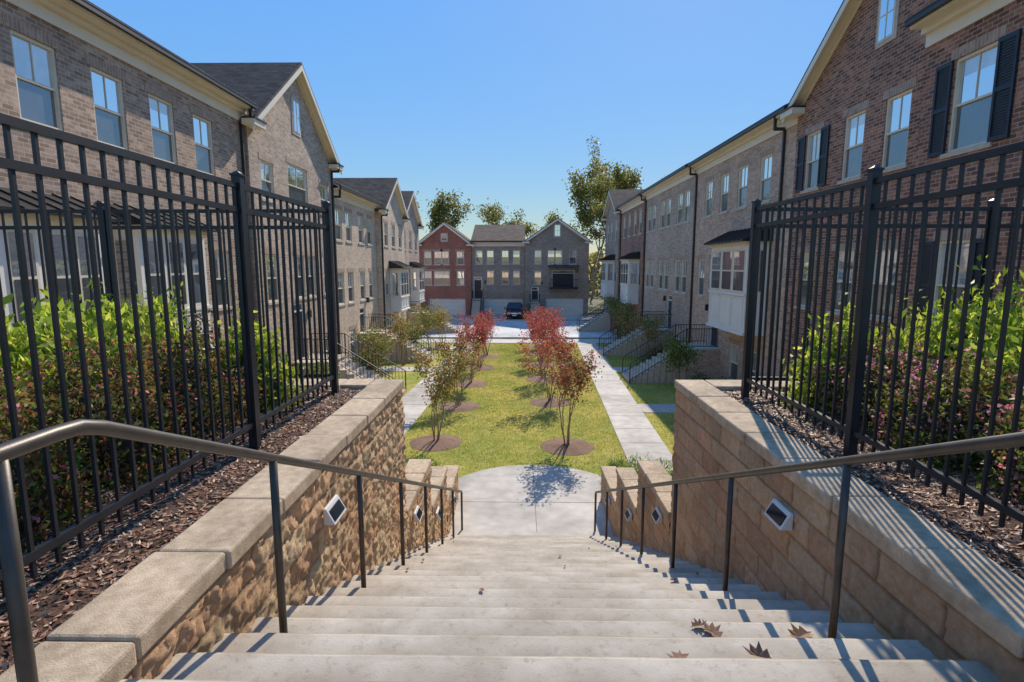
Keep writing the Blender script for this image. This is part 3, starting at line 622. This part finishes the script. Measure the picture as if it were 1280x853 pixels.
def shrub(name,x,y,z,rx,ry,rz,pal,n,sz,up=0,asp=.5,shell=.75,flowers=None,lump=.3,core=True):
    e=empty(name)
    u=rng.normal(size=(n,3)); u/=np.linalg.norm(u,axis=1)[:,None]; u[:,2]=np.abs(u[:,2])*1.15-.15
    lum=np.array([1+lump*noise.noise(Vector((a*2.3+x,b*2.3+y,c*2.3)))+lump*.6*noise.noise(Vector((a*6+x,b*6+y,c*6))) for a,b,c in u])
    r=(shell+(1-shell)*rng.random(n)**.7)*lum*(1+.10*rng.normal(size=n).clip(-1,2))
    C=u*r[:,None]*np.array([rx,ry,rz])+np.array([x,y,z]); C[:,2]=np.maximum(C[:,2],z+.03)
    leaves('leaves',C,sz,pal,M['leaf'],e,asp=asp,up=up,jit=.35)
    if flowers:
        k=int(n*flowers[1]); Cf=u[:k]*(lum[:k]*1.03)[:,None]*np.array([rx,ry,rz])+np.array([x,y,z])
        # blossoms gather in patches
        keep=np.array([noise.noise(Vector((a*3,b*3,c*3)))>-.05 for a,b,c in Cf]); Cf=Cf[keep]
        leaves('flowers',Cf,flowers[2],flowers[0],M['leaf'],e,asp=.6)
    if core:  # added solid dark hull, fills the shaded interior and stops see-through
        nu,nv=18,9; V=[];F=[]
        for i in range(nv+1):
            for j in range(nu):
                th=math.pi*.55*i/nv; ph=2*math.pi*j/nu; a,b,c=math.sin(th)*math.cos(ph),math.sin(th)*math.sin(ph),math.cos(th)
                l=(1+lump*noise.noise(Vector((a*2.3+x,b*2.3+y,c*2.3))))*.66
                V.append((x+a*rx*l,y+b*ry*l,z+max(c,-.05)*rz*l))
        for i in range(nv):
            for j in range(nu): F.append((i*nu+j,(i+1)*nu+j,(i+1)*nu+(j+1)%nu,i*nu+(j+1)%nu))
        m_=MB(); m_.add('core',V,F); m_.out(e,{'core':'dark_core'},smooth=True)
BG=[(.46,.56,.05),(.58,.66,.08),(.33,.42,.045),(.68,.70,.11),(.20,.30,.04)]
LO=[(.10,.13,.03),(.17,.20,.04),(.20,.09,.04),(.26,.11,.05),(.15,.23,.04),(.32,.21,.07)]
LOR=[(.14,.19,.035),(.24,.29,.055),(.24,.10,.06),(.18,.12,.05),(.32,.36,.07)]
PK=[(.82,.30,.42),(.85,.42,.52),(.68,.18,.28)]
def hz(a,b): return rng.uniform(a,b)
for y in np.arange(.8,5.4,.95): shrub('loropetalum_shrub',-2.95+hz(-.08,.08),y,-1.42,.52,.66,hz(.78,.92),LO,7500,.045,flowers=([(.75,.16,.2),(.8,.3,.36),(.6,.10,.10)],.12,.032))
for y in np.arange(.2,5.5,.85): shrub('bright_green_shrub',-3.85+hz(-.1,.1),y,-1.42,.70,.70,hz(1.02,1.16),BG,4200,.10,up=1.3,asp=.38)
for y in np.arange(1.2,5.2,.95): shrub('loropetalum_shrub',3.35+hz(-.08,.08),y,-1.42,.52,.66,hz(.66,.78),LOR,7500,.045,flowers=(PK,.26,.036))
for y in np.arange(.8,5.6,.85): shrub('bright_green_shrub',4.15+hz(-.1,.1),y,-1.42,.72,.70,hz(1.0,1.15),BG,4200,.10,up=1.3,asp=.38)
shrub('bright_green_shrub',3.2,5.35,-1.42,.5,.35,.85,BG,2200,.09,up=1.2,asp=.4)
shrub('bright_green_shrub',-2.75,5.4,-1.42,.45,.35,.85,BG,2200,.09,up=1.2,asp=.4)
GS=[(.26,.38,.08),(.38,.48,.12),(.18,.26,.06)]
for (x,y,s) in ((-2.35,11.5,.68),(-3.0,12.6,.6),(-2.3,10.2,.75),(2.7,10.3,.8),(2.75,11.3,.72),(2.75,12.6,.55),(-3.3,11.4,.6),(-2.3,12.8,.5),(2.75,9.2,.8),(2.4,13.0,.42),(2.6,8.0,.6)):
    shrub('flowering_perennial',x,y,zlow(x,min(y,12.2))-.02,s*.75,s*.75,s*1.25,GS,2100,.12,up=1.5,asp=.18,flowers=([(.8,.75,.7),(.75,.5,.6)],.07,.04),core=False,shell=.3)
for i in range(13):
    for sg in (-1,1):
        y=14+i*2.35+rng.uniform(-.5,.5); s=rng.uniform(.4,.65)
        shrub('foundation_shrub',sg*(7.9+rng.uniform(-.3,.2)),y,G,s*1.1,s*1.1,s*1.5,GR if rng.random()<.7 else OLV,1300,.09,lump=.35)
def blades(name,n,xa,xb,ya,yb):
    y=rng.uniform(ya,yb,n)**1.0; x=rng.uniform(xa,xb,n)+SK*(y-14)
    ok=((x-cx)**2+(y-cy)**2>R*R*1.0)|(y<cy-3)
    for (tx,ty,*_) in specs: ok&=((x-tx)**2+(y-ty)**2>.60)
    x=x[ok];y=y[ok];n=len(x); a=rng.uniform(0,6.28,n); h=rng.uniform(.015,.045,n); w_=.008+.0003*y
    lx=rng.normal(0,.02,n); ly=rng.normal(0,.02,n); z=np.full(n,G-.012)
    V=np.stack([np.stack([x-np.cos(a)*w_,y-np.sin(a)*w_,z],1),np.stack([x+np.cos(a)*w_,y+np.sin(a)*w_,z],1),np.stack([x+lx,y+ly,z+h],1)],1).reshape(-1,3)
    pal=np.array([(.34,.38,.06),(.44,.45,.09),(.54,.50,.12),(.62,.54,.18),(.68,.56,.26)])
    pn=np.array([noise.noise(Vector((p*.6,q*.6,0))) for p,q in zip(x,y)])
    idx=np.clip((rng.random(n)*3+1.2+pn*3).astype(int),0,4); c=pal[idx]*rng.uniform(.8,1.2,(n,1))
    np_mesh(name,V,np.arange(n*3).reshape(n,3),np.repeat(c,3,0),M['blade'])
blades('lawn_grass_blades',80000,-3.8,2.97,11,37.4)
blades('verge_grass_blades',25000,4.3,7.2,12,37.4)
BT=[(.19,.22,.05),(.27,.27,.065),(.33,.28,.07),(.13,.16,.04),(.38,.29,.08)]
for i,(x,y,h,nl) in enumerate([(-17,78,17,2600),(-12.5,80,17.5,2600),(-9,80,16.5,1600),(-5,82,17.5,1600),(-1.5,84,16,1500),(3,86,15,2500),(6.5,80,19,2600),(9.5,78,21,3800),(12,72,19,4200),(10.2,66,14,4200),(15,84,20,2600),(20,80,17,3500),(27,85,17,3500),(-25,85,16,3500),(-33,85,16,3500),(11.5,88,23,2200)]):
    rtree((x,y,G),h,1,.1,BT,nl,.36,'deciduous_tree',rad=.22,crown0=.28,clump=.5,seed=80+i,one=True)
C=np.stack([rng.uniform(-110,110,26000),rng.uniform(95,110,26000),np.zeros(26000)],1)
C[:,2]=G+rng.random(26000)*np.array([9+3*noise.noise(Vector((x*.12,0,0)))+2*noise.noise(Vector((x*.5,3,0))) for x in C[:,0]])
leaves('distant_tree_line',C,.9,BT,M['leaf'],asp=.7)
e=empty('fallen_leaves')
mbl=MB(); M['dry']=nmat('dry_leaf',(.15,.075,.035),(.28,.15,.08),30,.7)
lr=random.Random(11)
def dryleaf(x,y,s,a):
    z=step_z(y)+.012; cu=lr.uniform(.5,1.3)
    prof_=[(0,-1.1,.03),(0.10,-.75,.1),(.5,-.55,.5),(.33,-.3,.3),(.75,-.05,.8),(.38,.1,.35),(.5,.5,.6),(.2,.45,.2),(0,1.0,.7),(-.2,.45,.2),(-.55,.45,.7),(-.36,.12,.3),(-.75,-.1,.8),(-.3,-.32,.3),(-.5,-.6,.5),(-.10,-.75,.1)]
    vs=[(x,y,z)]+[(x+s*(p*math.cos(a)-q*math.sin(a)),y+s*(p*math.sin(a)+q*math.cos(a)),z+s*cu*.6*h) for p,q,h in prof_]
    n=len(prof_); mbl.add('dry',vs,[(0,1+k,1+(k+1)%n) for k in range(n)])
for (x,y,s,a) in ((1.0,2.61,.075,.4),(1.44,2.58,.085,2.0),(1.07,2.24,.07,1.2),(.71,2.19,.08,2.9),(1.21,2.17,.04,.9),(.95,2.66,.05,5.),(-.5,3.9,.03,1),(1.3,4.3,.04,2)): dryleaf(x,y,s,a)
for i in range(40):
    y=lr.uniform(3,10.2); x=lr.choice((lr.uniform(-1.4,-1.1),lr.uniform(1.4,1.85),lr.uniform(-1.3,1.8))); dryleaf(x,y,lr.uniform(.018,.038),lr.uniform(0,6))
mbl.out(e,{'dry':'leaves'})
def car(x0,y0,z0):
    e=empty('parked_car'); 
    def section(pts,w_,k,mb):
        n=len(pts); vs=[(x0-w_(p),y0+p[0],z0+p[1]) for p in pts]+[(x0+w_(p),y0+p[0],z0+p[1]) for p in pts]
        mb.add(k,vs,[tuple(range(n)),tuple(range(n,2*n))[::-1]]+[(i,n+i,n+(i+1)%n,(i+1)%n) for i in range(n)])
    b=MB(); section([(0,.30),(-.02,.55),(.06,.82),(1.2,1.0),(4.2,1.02),(4.45,.85),(4.5,.35),(4.3,.25),(.2,.25)],lambda p:.90 if .3<p[0]<4.3 else .80,'carp',b)
    b.out(e,{'carp':'body'},bevel=.06)
    b=MB(); section([(1.15,.98),(1.85,1.50),(2.2,1.56),(3.7,1.52),(4.3,1.0)],lambda p:.86 if p[1]<1.1 else .66,'carp',b); b.out(e,{'carp':'cabin'},bevel=.05)
    b=MB(); 
    b.add('panel',[(x0-.76,y0+1.19,z0+1.03),(x0+.76,y0+1.19,z0+1.03),(x0+.60,y0+1.80,z0+1.47),(x0-.60,y0+1.80,z0+1.47)],[(0,1,2,3)])
    for s in (-1,1): b.add('panel',[(x0+s*.865,y0+1.5,z0+1.06),(x0+s*.865,y0+4.0,z0+1.06),(x0+s*.69,y0+3.6,z0+1.46),(x0+s*.70,y0+1.95,z0+1.46)],[(0,1,2,3)])
    for o in b.out(e,{'panel':'windows'}): o.location.y-=.012
    b=MB()
    for s in (-1,1):
        for yy in (.85,3.6):
            b.tube('tire',[(x0+s*.70,y0+yy,z0+.33),(x0+s*.92,y0+yy,z0+.33)],.33,20); b.tube('chrome',[(x0+s*.90,y0+yy,z0+.33),(x0+s*.93,y0+yy,z0+.33)],.2,14)
        b.box('lamp',x0+s*.52-.16,x0+s*.52+.16,y0-.06,y0+.05,z0+.62,z0+.74); b.box('carp',x0+s*.98-.09,x0+s*.98+.09,y0+1.4,y0+1.55,z0+1.0,z0+1.14)
    b.box('chrome',x0-.32,x0+.32,y0-.05,y0+.02,z0+.58,z0+.72); b.box('plate',x0-.2,x0+.2,y0-.07,y0-.03,z0+.40,z0+.51)
    b.out(e,{'tire':'tyres','chrome':'grille_and_hubs','lamp':'headlights','carp':'mirrors','plate':'number_plate'})
car(-.55,53.6,G+.01)
